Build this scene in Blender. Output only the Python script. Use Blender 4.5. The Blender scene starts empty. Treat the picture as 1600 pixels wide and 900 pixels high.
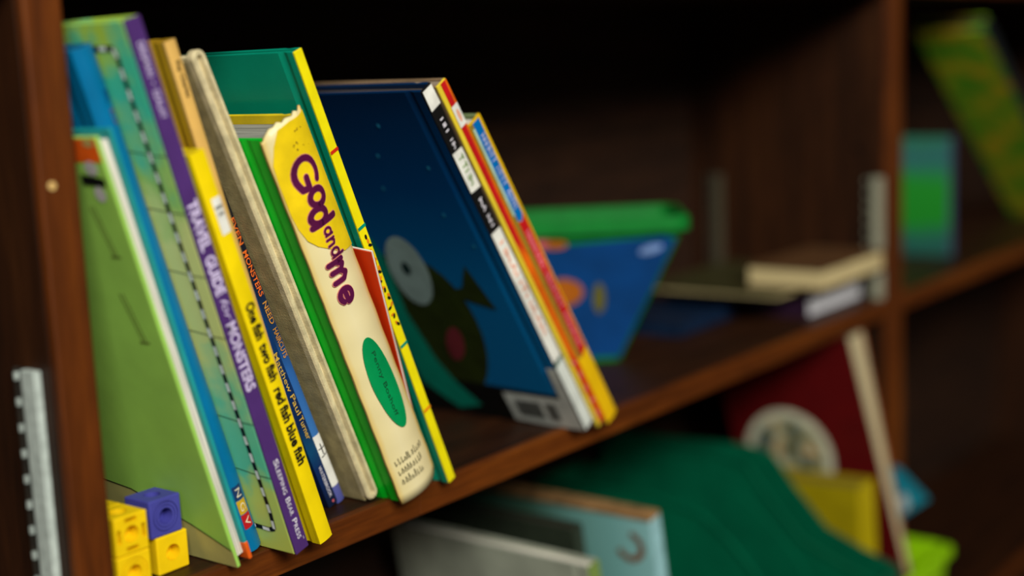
import bpy, bmesh, math, random
from mathutils import Matrix, Vector
random.seed(7)
sc = bpy.context.scene
COL = sc.collection
R = math.radians

# ------------------------------------------------------------------ camera
cam_d = bpy.data.cameras.new('camera'); cam = bpy.data.objects.new('camera', cam_d); COL.objects.link(cam)
cam_d.lens = 50.0; cam_d.sensor_width = 36.0; cam_d.clip_start = 0.01; cam_d.clip_end = 50
RT = Vector((0.60690368, -0.79357014, -0.04375325))      # camera right
DN = Vector((-0.15505863, -0.06423256, -0.98581489))     # camera down
FW = Vector((0.77950288, 0.60507901, -0.16203288))       # view direction
m = Matrix((RT, -DN, -FW)).transposed().to_4x4(); m.translation = (-0.3885, -0.56, 0.2574)
cam.matrix_world = m
cam_d.dof.use_dof = True
cam_d.dof.focus_distance = 0.785
cam_d.dof.aperture_fstop = 2.2
cam_d.dof.aperture_blades = 0
sc.camera = cam

# ------------------------------------------------------------------ world, window light, exposure
w = bpy.data.worlds.new('room_air'); sc.world = w; w.use_nodes = True
w.node_tree.nodes['Background'].inputs[0].default_value = (0.80, 0.76, 0.68, 1)
w.node_tree.nodes['Background'].inputs[1].default_value = 0.04
ld = bpy.data.lights.new('window_daylight', 'AREA'); ld.shape = 'RECTANGLE'
ld.size = 1.8; ld.size_y = 0.9; ld.energy = 135; ld.color = (1.0, 0.97, 0.90)
lo = bpy.data.objects.new('window_daylight', ld); COL.objects.link(lo)
lo.location = (-1.05, -2.05, 1.60)
lo.rotation_euler = (Vector((0.35, 0.0, 0.10)) - Vector(lo.location)).to_track_quat('-Z', 'Y').to_euler()
sc.view_settings.view_transform = 'Standard'; sc.view_settings.look = 'None'
sc.view_settings.exposure = -0.18; sc.view_settings.gamma = 1.0
sc.view_settings.use_curve_mapping = False

# ------------------------------------------------------------------ materials
def lin(c):
    c /= 255.0
    return c / 12.92 if c <= 0.04045 else ((c + 0.055) / 1.055) ** 2.4
def L(rgb): return (lin(rgb[0]), lin(rgb[1]), lin(rgb[2]), 1.0)
MATS = {}
def base_mat(name, rough):
    mt = bpy.data.materials.new(name); mt.use_nodes = True
    b = mt.node_tree.nodes['Principled BSDF']; b.inputs['Roughness'].default_value = rough
    b.inputs['Specular IOR Level'].default_value = 0.22
    return mt, mt.node_tree, b
def link(nt, a, b): nt.links.new(a, b)
def noise(nt, scale, detail=4, stretch=None):
    tc = nt.nodes.new('ShaderNodeTexCoord'); mp = nt.nodes.new('ShaderNodeMapping'); n = nt.nodes.new('ShaderNodeTexNoise')
    if stretch: mp.inputs['Scale'].default_value = stretch
    link(nt, tc.outputs['Object'], mp.inputs['Vector']); link(nt, mp.outputs[0], n.inputs['Vector'])
    n.inputs['Scale'].default_value = scale; n.inputs['Detail'].default_value = detail
    return n
def ramp(nt, src, stops):
    r = nt.nodes.new('ShaderNodeValToRGB'); e = r.color_ramp.elements
    while len(e) < len(stops): e.new(0.5)
    for i, (p, c) in enumerate(stops): e[i].position = p; e[i].color = L(c)
    link(nt, src, r.inputs[0]); return r
def scl(c, k): return tuple(min(255, x * k) for x in c)
def M(name, rgb, rough=0.45, var=0.10, scale=60, coat=0.0, bump=0.0):
    """plain coloured stock: card, paper, plastic, with faint unevenness"""
    if name in MATS: return MATS[name]
    mt, nt, b = base_mat(name, rough)
    n = noise(nt, scale)
    r = ramp(nt, n.outputs['Fac'], [(0.3, scl(rgb, 1 - var)), (0.7, scl(rgb, 1 + var * .6))])
    link(nt, r.outputs[0], b.inputs['Base Color'])
    if coat: b.inputs['Coat Weight'].default_value = coat * .3; b.inputs['Coat Roughness'].default_value = 0.25
    if bump:
        n2 = noise(nt, 900, 2); bp = nt.nodes.new('ShaderNodeBump'); bp.inputs['Strength'].default_value = bump
        bp.inputs['Distance'].default_value = 0.0004
        link(nt, n2.outputs['Fac'], bp.inputs['Height']); link(nt, bp.outputs[0], b.inputs['Normal'])
    MATS[name] = mt; return mt
def wood(name, stretch, dark, mid, light, rough=0.5):
    mt, nt, b = base_mat(name, rough)
    n = noise(nt, 9, 8, stretch); n.inputs['Distortion'].default_value = 0.6
    r = ramp(nt, n.outputs['Fac'], [(0.30, dark), (0.52, mid), (0.72, light)])
    n2 = noise(nt, 60, 6, stretch)
    r2 = ramp(nt, n2.outputs['Fac'], [(0.35, (190, 190, 190)), (0.65, (255, 255, 255))])
    mx = nt.nodes.new('ShaderNodeMix'); mx.data_type = 'RGBA'; mx.blend_type = 'MULTIPLY'; mx.inputs[0].default_value = 0.7
    link(nt, r.outputs[0], mx.inputs[6]); link(nt, r2.outputs[0], mx.inputs[7])
    n3 = noise(nt, 38, 2)                                   # small dings and specks
    r3 = ramp(nt, n3.outputs['Fac'], [(0.24, (70, 60, 55)), (0.30, (255, 255, 255))])
    mx2 = nt.nodes.new('ShaderNodeMix'); mx2.data_type = 'RGBA'; mx2.blend_type = 'MULTIPLY'; mx2.inputs[0].default_value = 0.8
    link(nt, mx.outputs[2], mx2.inputs[6]); link(nt, r3.outputs[0], mx2.inputs[7])
    link(nt, mx2.outputs[2], b.inputs['Base Color'])
    bp = nt.nodes.new('ShaderNodeBump'); bp.inputs['Strength'].default_value = 0.15; bp.inputs['Distance'].default_value = 0.001
    link(nt, n2.outputs['Fac'], bp.inputs['Height']); link(nt, bp.outputs[0], b.inputs['Normal'])
    return mt
def paper_block(name, rgb, axis=0, freq=900):
    """edges of many sheets: fine lines across one axis"""
    mt, nt, b = base_mat(name, 0.8)
    st = [1, 1, 1]; st[axis] = 60
    n = noise(nt, freq / 60, 3, tuple(st))
    r = ramp(nt, n.outputs['Fac'], [(0.3, scl(rgb, .72)), (0.6, rgb)])
    link(nt, r.outputs[0], b.inputs['Base Color'])
    bp = nt.nodes.new('ShaderNodeBump'); bp.inputs['Strength'].default_value = 0.5; bp.inputs['Distance'].default_value = 0.0005
    link(nt, n.outputs['Fac'], bp.inputs['Height']); link(nt, bp.outputs[0], b.inputs['Normal'])
    return mt
def grad(name, axis, p0, p1, stops, rough=0.4, nscale=None, namt=0.0, coat=0.0):
    """colour gradient along one axis of the thing, with optional watercolour wobble"""
    mt, nt, b = base_mat(name, rough)
    tc = nt.nodes.new('ShaderNodeTexCoord'); sp = nt.nodes.new('ShaderNodeSeparateXYZ'); link(nt, tc.outputs['Object'], sp.inputs[0])
    mr = nt.nodes.new('ShaderNodeMapRange'); mr.inputs[1].default_value = p0; mr.inputs[2].default_value = p1
    link(nt, sp.outputs[axis], mr.inputs[0]); src = mr.outputs[0]
    if nscale:
        n = noise(nt, nscale, 6)
        ma = nt.nodes.new('ShaderNodeMath'); ma.operation = 'MULTIPLY_ADD'; ma.inputs[1].default_value = namt; ma.inputs[2].default_value = -namt / 2
        link(nt, n.outputs['Fac'], ma.inputs[0])
        ad = nt.nodes.new('ShaderNodeMath'); ad.operation = 'ADD'; link(nt, src, ad.inputs[0]); link(nt, ma.outputs[0], ad.inputs[1]); src = ad.outputs[0]
    r = ramp(nt, src, stops); link(nt, r.outputs[0], b.inputs['Base Color'])
    if coat: b.inputs['Coat Weight'].default_value = coat * .3; b.inputs['Coat Roughness'].default_value = 0.2
    return mt

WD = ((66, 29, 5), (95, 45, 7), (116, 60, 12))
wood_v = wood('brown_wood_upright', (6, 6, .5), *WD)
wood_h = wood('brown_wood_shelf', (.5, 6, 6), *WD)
PD = ((34, 17, 6), (50, 25, 9), (62, 33, 12))  # same wood darkened: shade on shelf tops and upright sides put into the colour
panel_v = wood('shaded_wood_upright', (6, 6, .5), *PD)
panel_h = wood('shaded_wood_shelf', (.5, 6, 6), *PD)
wood_b = wood('brown_wood_back', (.5, 4, 4), (34, 19, 10), (46, 26, 13), (56, 32, 16), 0.7)
metal = M('zinc_plated_steel', (190, 202, 194), 0.45, .10, 200); metal.node_tree.nodes['Principled BSDF'].inputs['Metallic'].default_value = 0.15
dsteel = M('shaded_steel', (44, 40, 34), 0.6, .2, 200)  # standard's steel darkened: shade in the recessed web painted into the colour
brass = M('brass_pin', (214, 178, 110), 0.35)
dark = M('dark_slot', (12, 10, 8), 0.9)
pg_white = paper_block('white_page_edges', (226, 220, 205))
pg_cream = paper_block('cream_page_edges', (204, 190, 148))
pg_flat = paper_block('page_edges_lying', (238, 238, 242), 2)
pg_flat_tan = paper_block('tan_page_edges_lying', (216, 196, 142), 2)
black_ink = M('black_ink', (16, 15, 15), 0.5)
white_ink = M('white_ink', (228, 224, 232), 0.5)

# ------------------------------------------------------------------ mesh helpers
def mesh_obj(name, bm, mat, parent=None, smooth=False):
    bmesh.ops.recalc_face_normals(bm, faces=bm.faces)
    me = bpy.data.meshes.new(name); bm.to_mesh(me); bm.free()
    for mt in (mat if isinstance(mat, (list, tuple)) else [mat]): me.materials.append(mt)
    if smooth:
        for p in me.polygons: p.use_smooth = True
    o = bpy.data.objects.new(name, me); COL.objects.link(o)
    if parent: o.parent = parent
    return o
def thing(name, label, cat, loc=(0, 0, 0), rot=(0, 0, 0), group=None):
    o = bpy.data.objects.new(name, None); COL.objects.link(o); o.empty_display_size = .02
    o.location = loc; o.rotation_euler = rot; o['label'] = label; o['category'] = cat
    if group: o['group'] = group
    return o
def tag(o, label, cat, group=None):
    o['label'] = label; o['category'] = cat
    if group: o['group'] = group
    return o
def add_box(bm, x0, x1, y0, y1, z0, z1):
    v = [bm.verts.new(p) for p in ((x0,y0,z0),(x1,y0,z0),(x1,y1,z0),(x0,y1,z0),(x0,y0,z1),(x1,y0,z1),(x1,y1,z1),(x0,y1,z1))]
    for f in ((0,3,2,1),(4,5,6,7),(0,1,5,4),(1,2,6,5),(2,3,7,6),(3,0,4,7)): bm.faces.new([v[i] for i in f])
def bev(bm, off, seg=2):
    if off > 0: bmesh.ops.bevel(bm, geom=list(bm.edges), offset=off, segments=seg, affect='EDGES', profile=0.5)
def box(name, x0, x1, y0, y1, z0, z1, mat, parent=None, bevel=0.0):
    bm = bmesh.new(); add_box(bm, x0, x1, y0, y1, z0, z1); bev(bm, bevel)
    return mesh_obj(name, bm, mat, parent)
def add_prism(bm, poly, a0, a1, plane='uv'):
    """poly in the given plane, extruded along the remaining local axis"""
    def P(p, a):
        return {'uv': (p[0], p[1], a), 'vw': (a, p[0], p[1]), 'uw': (p[0], a, p[1])}[plane]
    lo_ = [bm.verts.new(P(p, a0)) for p in poly]; hi = [bm.verts.new(P(p, a1)) for p in poly]
    n = len(poly); bm.faces.new(lo_); bm.faces.new(list(reversed(hi)))
    for i in range(n): bm.faces.new((lo_[i], hi[i], hi[(i + 1) % n], lo_[(i + 1) % n]))
def prism(name, poly, a0, a1, mat, parent=None, plane='uv', bevel=0.0, smooth=False):
    bm = bmesh.new(); add_prism(bm, poly, a0, a1, plane)
    bmesh.ops.recalc_face_normals(bm, faces=bm.faces); bev(bm, bevel)
    return mesh_obj(name, bm, mat, parent, smooth)
def ell(cx, cy, rx, ry, ang=0.0, n=36):
    c, s = math.cos(ang), math.sin(ang)
    return [(cx + rx*math.cos(t)*c - ry*math.sin(t)*s, cy + rx*math.cos(t)*s + ry*math.sin(t)*c) for t in (2*math.pi*i/n for i in range(n))]
def flat(u): return 0.0
def wrap_spine(bm, surf, eps, step=0.0016):
    """bm holds x=u, z=w at y=0: cut it in strips and lay it on the spine curve"""
    if surf is not flat:
        us = [v.co.x for v in bm.verts]; k = min(us) + step
        while k < max(us):
            bmesh.ops.bisect_plane(bm, geom=list(bm.verts) + list(bm.edges) + list(bm.faces), plane_co=(k, 0, 0), plane_no=(1, 0, 0)); k += step
    for v in bm.verts: v.co.y = surf(v.co.x) - eps
def spine_patch(name, polys, mat, parent, surf=flat, eps=0.0003):
    bm = bmesh.new()
    for poly in polys: bm.faces.new([bm.verts.new((p[0], 0, p[1])) for p in poly])
    wrap_spine(bm, surf, eps)
    return mesh_obj(name, bm, mat, parent)
def cover_patch(name, polys, mat, parent, eps=0.0003):
    """flat print on the left-hand cover: polygons in (v, w)"""
    bm = bmesh.new()
    for poly in polys: bm.faces.new([bm.verts.new((-eps, p[0], p[1])) for p in poly])
    return mesh_obj(name, bm, mat, parent)
def stroke_polys(pts, width):
    """a pen stroke as quads with round joints"""
    out = []
    for (a, b) in zip(pts, pts[1:]):
        d = Vector((b[0] - a[0], b[1] - a[1]))
        if d.length < 1e-9: continue
        d.normalize(); n = Vector((-d.y, d.x)) * width / 2
        out.append([(a[0]+n.x, a[1]+n.y), (b[0]+n.x, b[1]+n.y), (b[0]-n.x, b[1]-n.y), (a[0]-n.x, a[1]-n.y)])
    for p in pts: out.append(ell(p[0], p[1], width/2, width/2, 0, 12))
    return out
def text_bm(body, bold=0.0, shear=0.0, space=1.0):
    c = bpy.data.curves.new('t', 'FONT'); c.body = body; c.offset = bold; c.shear = shear; c.space_character = space
    c.resolution_u = 3
    o = bpy.data.objects.new('t', c); COL.objects.link(o)
    dg = bpy.context.evaluated_depsgraph_get()
    me = bpy.data.meshes.new_from_object(o.evaluated_get(dg))
    bm = bmesh.new(); bm.from_mesh(me)
    bpy.data.objects.remove(o); bpy.data.curves.remove(c); bpy.data.meshes.remove(me)
    return bm
def lettering(parent, body, w0, w1, u0, u1, mat, surf=flat, bold=0.0, shear=0.0, space=1.0, eps=0.00035, name='title_lettering'):
    """runs down the spine from w0 to w1, baseline at u0 and capitals reaching u1"""
    bm = text_bm(body, bold, shear, space)
    xs = [v.co.x for v in bm.verts]; xa, xb = min(xs), max(xs)
    for v in bm.verts:
        x, y = v.co.x, v.co.y
        v.co = (u0 + y / 0.72 * (u1 - u0), 0, w0 - (x - xa) / (xb - xa) * (w0 - w1))
    wrap_spine(bm, surf, eps)
    return mesh_obj(name, bm, mat, parent)

def letter_marks(parent, n, w0, w1, u0, u1, mat, surf=flat, eps=.0006, gaps=()):
    """lettering too blurred to read: a row of uneven strokes down the spine"""
    rnd = random.Random(n * 31 + int(w0 * 1e4)); pitch = (w0 - w1) / n; polys = []
    for i in range(n):
        if i in gaps: continue
        a = w0 - i * pitch; b = a - pitch * .72; m_ = (a + b) / 2; um = (u0 + u1) / 2; wd = pitch * .2
        kind = rnd.randrange(4)
        st = [[(u0, a), (u1, a)], [(u0, b), (u1, b)]] if kind == 0 else [[(u0, m_), (u1, m_)], [(u1, a), (u1, b)]] if kind == 1 else [[(u0, a), (u1, a)], [(um, a), (um, b)], [(u0, b), (um, b)]] if kind == 2 else [[(u0, a), (u1, m_)], [(u1, m_), (u0, b)]]
        for q in st: polys += stroke_polys(q, wd)[:1]
    return spine_patch('blurred_lettering', polys, mat, parent, surf, eps)

# ------------------------------------------------------------------ the bookcase
T = 0.0176            # board thickness
BACK = 0.222
ZL = -0.318           # lower shelf top
ZT = 0.300            # underside of the shelf above
XR = 0.944            # inner face of the right upright
ZB = -.76
bc = thing('bookcase', 'dark brown wooden bookcase with metal shelf standards holding all the books', 'bookcase', (0, 0, ZB))
def bpart(name, x0, x1, y0, y1, z0, z1, mat, bevel=.0012):
    o = box(name, x0, x1, y0, y1, z0 - ZB, z1 - ZB, mat, bc, bevel); return o
def upright(x0, x1):
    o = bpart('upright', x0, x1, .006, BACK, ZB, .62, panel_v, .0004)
    e = box('edge_strip', x0, x1, 0, .006, ZB, .62, wood_v, o, .0012); e.location = (0, 0, -ZB)  # front strip in the lighter lit wood, split off from the shaded-colour board
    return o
for ux in ((-.0105, .0100), (XR, XR + .0182), (XR + .0188, XR + .037), (1.924, 1.942), (-.97, -.9557)): upright(*ux)
bpart('back_panel', -.97, 1.942, BACK, BACK + .006, ZB, .62, wood_b, 0)
def shelf(x0, x1, z, seam=None):
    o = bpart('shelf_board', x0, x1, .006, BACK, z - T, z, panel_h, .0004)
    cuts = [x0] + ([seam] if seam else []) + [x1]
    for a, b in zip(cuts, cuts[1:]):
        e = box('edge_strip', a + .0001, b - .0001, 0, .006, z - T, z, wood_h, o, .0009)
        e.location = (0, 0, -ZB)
for (x0, x1) in ((.01, XR), (XR + .037, 1.924), (-.9557, -.0105)):
    left = x0 < 0
    shelf(x0, x1, 0.0 if not left else -.13, .2315 if x0 == .01 else None)
    shelf(x0, x1, ZL if x0 < .5 else -.405)
    shelf(x0, x1, -.68)
    shelf(x0, x1, ZT + T)
fl = box('floor', -4, 5, -4.5, 1.0, ZB - .02, ZB, M('brown_carpet', (84, 70, 58), .95, .15, 300), None); fl['kind'] = 'structure'
wb = box('wall_back', -4, 5, BACK + .012, BACK + .10, ZB, 2.2, M('dim_wall_paint', (150, 140, 122), .9, .05, 20), None); wb['kind'] = 'structure'
def standard(x, face, y0, z0, z1, metal=metal):
    """slotted steel pilaster on one side of an upright; face = -1 looks towards -x"""
    o_ = -ZB
    def bxs(name, ya, yb, ha, hb, za, zb, mat, parent, bevel=0):
        xs = sorted((x + face * ha, x + face * hb))
        return box(name, xs[0], xs[1], ya, yb, za + o_, zb + o_, mat, parent, bevel)
    st = bxs('shelf_standard', y0, y0 + .0110, 0, .0042, z0, z1, metal, bc, .0006)
    bxs('web', y0 + .0110, y0 + .0185, 0, .0008, z0, z1, dsteel, st)
    bxs('flange', y0 + .0185, y0 + .0200, 0, .0020, z0, z1, dsteel, st)
    z = z1 - .0040
    bm = bmesh.new(); bm2 = bmesh.new()
    while z > z0 + .01:
        for (b_, ya, yb, h1, zz) in ((bm, y0 + .0120, y0 + .0165, .0011, .0028), (bm2, y0 + .0168, y0 + .0186, .0028, .0019)):
            xs = sorted((x, x + face * h1)); add_box(b_, xs[0], xs[1], ya, yb, z - zz + o_, z + zz + o_)
        z -= .0127
    s = mesh_obj('slot', bm, dark, st); s['kind'] = 'stuff'
    s = mesh_obj('slot_lip', bm2, metal, st); s['kind'] = 'stuff'
standard(-.0105, -1, .0135, ZL, .1215)
standard(XR, -1, .0045, 0, .122, M('dimmed_steel', (150, 150, 128), .5, .12, 200))  # same steel, toned down for the weaker light on this side
standard(XR, -1, .184, 0, .122, M('shaded_back_steel', (72, 66, 50), .6, .15, 200))  # same steel, shade at the back put into its darker colour
def disc_part(name, x, z, r, h, mat, parent):
    return prism(name, ell(x, z, r, r, 0, 20), -h, .0005, mat, parent, 'uw', .0003)
disc_part('brass_pin', -.0045, .2075 - ZB, .0021, .0008, brass, bc)

# ------------------------------------------------------------------ books
def arc_surf(t, b):
    return lambda u: -b * max(0.0, 1 - (2 * u / t - 1) ** 2)
def book_root(name, label, x0, y0, th, z0=0.0, pitch=0.0, yaw=0.0, group=None):
    return thing(name, label, 'book', (x0, y0, z0 + .0003), (R(pitch), R(-th), R(yaw)), group)
def board(name, u0, u1, v0, v1, h, mat, parent, groove=None, side=-1, bevel=.0005):
    """cover board, optionally with the hinge groove pressed into its outer face"""
    if not groove: return box(name, u0, u1, v0, v1, 0, h, mat, parent, bevel)
    g = groove; d = min(.0009, (u1 - u0) * .6)
    if side < 0: poly = [(u1, v0), (u0, v0), (u0, g - .003), (u0 + d*.7, g - .0012), (u0 + d, g), (u0 + d*.7, g + .0014), (u0, g + .0038), (u0, v1), (u1, v1)]
    else: poly = [(u0, v0), (u1, v0), (u1, g - .003), (u1 - d*.7, g - .0012), (u1 - d, g), (u1 - d*.7, g + .0014), (u1, g + .0038), (u1, v1), (u0, v1)]
    return prism(name, poly, 0, h, mat, parent, 'uv', 0)
def spine_mesh(name, t, h, b, mat, parent, th=.0016, n=14):
    if b <= 0: return box(name, 0, t, 0, th, 0, h, mat, parent, .0005)
    s = arc_surf(t, b)
    us = [t * (0.5 - 0.5 * math.cos(math.pi * i / n)) for i in range(n + 1)]
    poly = [(u, s(u)) for u in us] + [(u, s(u) + th + (.0004)) for u in reversed(us)]
    return prism(name, poly, 0, h, mat, parent, 'uv', 0, False)
def hardback(root, h, t, d, cover, spine, ct=.0022, b=0.0, groove=.010, back=None, pages=None, inset=.003):
    board('front_cover', 0, ct, .0016, d, h, cover, root, groove, -1)
    board('back_cover', t - ct, t, .0016, d, h, back or cover, root, groove, 1)
    sp = spine_mesh('spine', t, h, b, spine, root)
    box('pages', ct + .0001, t - ct - .0001, .0026, d - .004, inset, h - inset, pages or pg_white, root)
    return sp
G = 'picture books leaning on the middle shelf'

# 1. green book turned page-edges out, beside the left upright
b1 = book_root('picture_book', 'pale green book with orange strip, turned page edges out, behind the cubes', .0785, -.0094, 15.7, group=G)
pig_g = M('pale_leaf_green_card', (154, 204, 88), .5, .06, 25)
c1 = board('front_cover', 0, .0024, 0, .205, .2369, pig_g, b1, None, bevel=.0008)
cover_patch('ground_print', [[(0, .0005), (0, .0105), (.0015, .0105), (.027, .0215), (.07, .036), (.2, .05), (.2, .0005)]], M('sand_print', (178, 172, 104), .5, .08, 40), b1, .0002)
cover_patch('ground_line', stroke_polys([(.0005, .0108), (.027, .0219), (.07, .0364), (.2, .0504)], .0008), M('olive_ink', (58, 62, 34), .6), b1, .0004)
cover_patch('corner_print', [[(.0006, .2245), (.0006, .2362), (.2, .2362), (.2, .2245)]], M('orange_print', (226, 92, 20), .5), b1, .0002)
cover_patch('tan_shape', [ell(.0065, .2340, .004, .0020)], M('tan_print', (182, 160, 92), .5), b1, .0004)
cover_patch('white_shape', [ell(.0105, .2215, .0048, .0036)], M('grey_white_print', (190, 186, 184), .5), b1, .0004)
cover_patch('grey_shape', [ell(.010, .2085, .004, .004)], M('grey_white_print', (190, 186, 184), .5), b1, .0003)
cover_patch('dark_shape', [[(.003, .2125), (.003, .2165), (.02, .2185), (.02, .2135)]], black_ink, b1, .0006)
for wt in (.1760, .1300):
    for hh in (0,): cover_patch('cover_letter', [q for st in ([(.0215, wt + .026), (.0150, wt)], [(.0185, wt + .0262), (.0125, wt)], [(.0105, wt), (.0175, wt)]) for q in stroke_polys(st, .0007)], M('olive_gold_ink', (96, 96, 46), .6), b1, .0004)
bm = bmesh.new(); add_box(bm, .0025, .0085, .0035, .2, .004, .233)
mesh_obj('pages', bm, pg_white, b1)
bk = board('back_cover', .0086, .0108, .0, .205, .2380, M('teal_card', (30, 148, 150), .4, .1, 30, .3), b1, None, bevel=.0009)
box('orange_corner', .00845, .01095, -.00015, .06, -.0003, .0105, M('orange_print', (226, 92, 20), .5), b1, .0008)
box('inner_spine', .0004, .0104, .2, .2055, .0005, .236, pig_g, b1, .0006)

# 2. blue book with the lettered squares
b2 = book_root('picture_book', 'bright blue book with rounded spine and three lettered colour squares, left of purple spine', .0945, .0040, 16.6, group=G)
ngv_blue = M('cyan_blue_card', (0, 106, 154), .38, .08, 25, .4)
hardback(b2, .2791, .0128, .21, ngv_blue, ngv_blue, .0022, .0034, .011)
s2 = arc_surf(.0128, .0034)
for (ch, w1, w0, col, u0) in (('N', .0315, .0398, (22, 50, 92), .0038), ('G', .0228, .0311, (196, 158, 30), .0038), ('V', .0138, .0224, (176, 22, 30), .0038)):
    spine_patch('letter_square', [[(u0, w1), (u0 + .0060, w1), (u0 + .0060, w0), (u0, w0)]], M('square_' + ch, col, .5), b2, s2, .0003)
    lettering(b2, ch, w0 - .0018, w1 + .0018, u0 + .0012, u0 + .0048, M('cream_ink', (232, 222, 190), .5), s2, eps=.0005, bold=-.01, name='letter')
lettering(b2, 'K', .2570, .2505, .0080, .0112, M('navy_ink', (8, 52, 110), .5), s2, bold=.02, name='letter')
lettering(b2, 'D', .2475, .2400, .0080, .0116, M('rose_ink', (110, 60, 110), .5), s2, bold=-.01, name='letter')

# 3. purple spine
b3 = book_root('picture_book', 'tall watercolour-green book with purple spine and bold lavender capitals', .1085, -.0218, 16.3, group=G)
tg = grad('watercolour_green_print', 2, 0, .29, [(0.0, (206, 222, 104)), (.10, (196, 222, 116)), (.16, (104, 214, 170)), (.30, (120, 216, 166)), (.42, (222, 230, 140)), (.62, (226, 236, 150)), (.74, (164, 214, 112)), (.86, (70, 206, 172)), (.93, (76, 206, 164)), (1.0, (176, 212, 74))], .4, 42, .34, .3)
purple = M('violet_card', (74, 44, 106), .42, .08, 40, .2)
hardback(b3, .2917, .0097, .232, tg, purple, .0019, 0, None)
lav = M('lavender_ink', (206, 192, 226), .5)
lettering(b3, 'DEGMAN  \u2022  SZALAY', .2800, .2430, .0032, .0066, lav, bold=.012, name='author_lettering')
lettering(b3, 'TRAVEL', .2012, .1752, .0018, .0082, lav, bold=.035)
lettering(b3, 'GUIDE', .1722, .1512, .0020, .0082, lav, bold=.035)
lettering(b3, 'for', .1487, .1370, .0030, .0078, lav, bold=-.008, shear=.35)
lettering(b3, 'MONSTERS', .1358, .0975, .0018, .0080, lav, bold=.035)
lettering(b3, 'S', .0560, .0524, .0038, .0072, white_ink, name='publisher_lettering')
lettering(b3, 'LEEPING', .0519, .0352, .0038, .0066, white_ink, space=1.05, name='publisher_lettering')
lettering(b3, 'B', .0326, .0296, .0038, .0072, white_ink, name='publisher_lettering')
lettering(b3, 'EAR', .0290, .0222, .0038, .0066, white_ink, space=1.05, name='publisher_lettering')
lettering(b3, 'P', .0196, .0168, .0038, .0072, white_ink, name='publisher_lettering')
lettering(b3, 'RESS', .0163, .0077, .0038, .0066, white_ink, space=1.05, name='publisher_lettering')
lettering(b3, 'TM', .0074, .0060, .0072, .0080, white_ink, name='publisher_lettering')
# black and white dashed border on its cover
def cline(w): return .0130 + (.0100 - .0130) * (.2786 - w) / .2653
path = [(.0400, .2797), (.0132, .2790)] + [(cline(.275 - i * .0125), .275 - i * .0125) for i in range(21)] + [(.0112, .0133), (.030, .0145), (.045, .0155)]
seg = []; 
def walk(path, step):
    out = [Vector(path[0])]; need = step
    for a, b in zip(path, path[1:]):
        a, b = Vector(a), Vector(b); l = (b - a).length; pos = need
        while pos <= l: out.append(a.lerp(b, pos / l)); pos += step
        need = pos - l
    return out
pts = walk(path, .0052)
cover_patch('border_outline', [q for a, b in zip(pts, pts[1:]) for q in stroke_polys([tuple(a), tuple(b)], .0028)[:1]], black_ink, b3, .0003)
cover_patch('border_dashes', [q for i, (a, b) in enumerate(zip(pts, pts[1:])) if i % 2 for q in stroke_polys([tuple(a), tuple(b)], .0021)[:1]], M('pale_mint_ink', (236, 244, 238), .5), b3, .0005)
for k, w_ in enumerate((.226, .1965, .163, .1295, .080, .048)):
    cover_patch('map_line', stroke_polys([(.0008, w_ - .0004), (.010, w_), (.03, w_ + .0025), (.06, w_ + .006)], .00045), M('dark_green_ink', (44, 70, 40), .6), b3, .0002)

# 3b. thin dark booklet whose corner pokes out behind the purple spine
b3b = book_root('booklet', 'thin black booklet, only its top corner showing behind the purple spine', .1203, .0220, 16.6, group=G)
dk = M('black_card', (22, 24, 24), .4)
box('cover', 0, .0004, 0, .19, 0, .2840, dk, b3b); box('pages', .0005, .0021, .001, .188, .001, .2835, pg_white, b3b); box('cover', .0022, .0026, 0, .19, 0, .2840, dk, b3b)

# 4. small yellow spine
b4 = book_root('picture_book', 'short bright yellow book with heavy black lettering down its spine', .1272, -.0207, 17.6, group=G)
yel = M('bright_yellow_card', (236, 208, 8), .4, .05, 50, .3)
hardback(b4, .2265, .0097, .17, yel, yel, .0020, .0006, .009)
s4 = arc_surf(.0097, .0006)
spine_patch('white_label', [[(.0034, .1826), (.0096, .1826), (.0096, .2020), (.0034, .2020)]], M('label_white', (226, 226, 216), .5), b4, s4, .00025)
def label_line(parent, body, w, u0, u1, hgt, mat, surf, eps=.0005):
    """small type set across the spine"""
    bm = text_bm(body, .02); xs = [v.co.x for v in bm.verts]; xa, xb = min(xs), max(xs)
    for v in bm.verts: v.co = (u0 + (v.co.x - xa) / (xb - xa) * (u1 - u0), 0, w + v.co.y / .72 * hgt)
    wrap_spine(bm, surf, eps); return mesh_obj('label_lettering', bm, mat, parent)
label_line(b4, 'BEGINNER', .1960, .0042, .0090, .0017, black_ink, s4)
label_line(b4, 'BOOKS', .1925, .0050, .0084, .0017, black_ink, s4)
for body, w0, w1 in (('One fish', .1447, .1240), ('two fish', .1212, .0998), ('red fish', .0953, .0750), ('blue fish', .0727, .0488)):
    lettering(b4, body, w0, w1, .0026, .0084, black_ink, s4, bold=.036, eps=.0005)

# 5. tan book with handwritten-looking name
b5 = book_root('picture_book', 'tall tan book with small black lettering, rising behind the yellow spine', .1455, 0, 16.4, group=G)
tan = M('tan_card', (216, 172, 92), .45, .06, 40, .2)
hardback(b5, .2815, .0072, .19, M('mustard_card', (190, 150, 32), .45, .06, 40, .2), tan, .0018, .0008, .009)
lettering(b5, 'Ray Charles', .2712, .2525, .0026, .0050, black_ink, arc_surf(.0072, .0008), eps=.0005, bold=.01)

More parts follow.
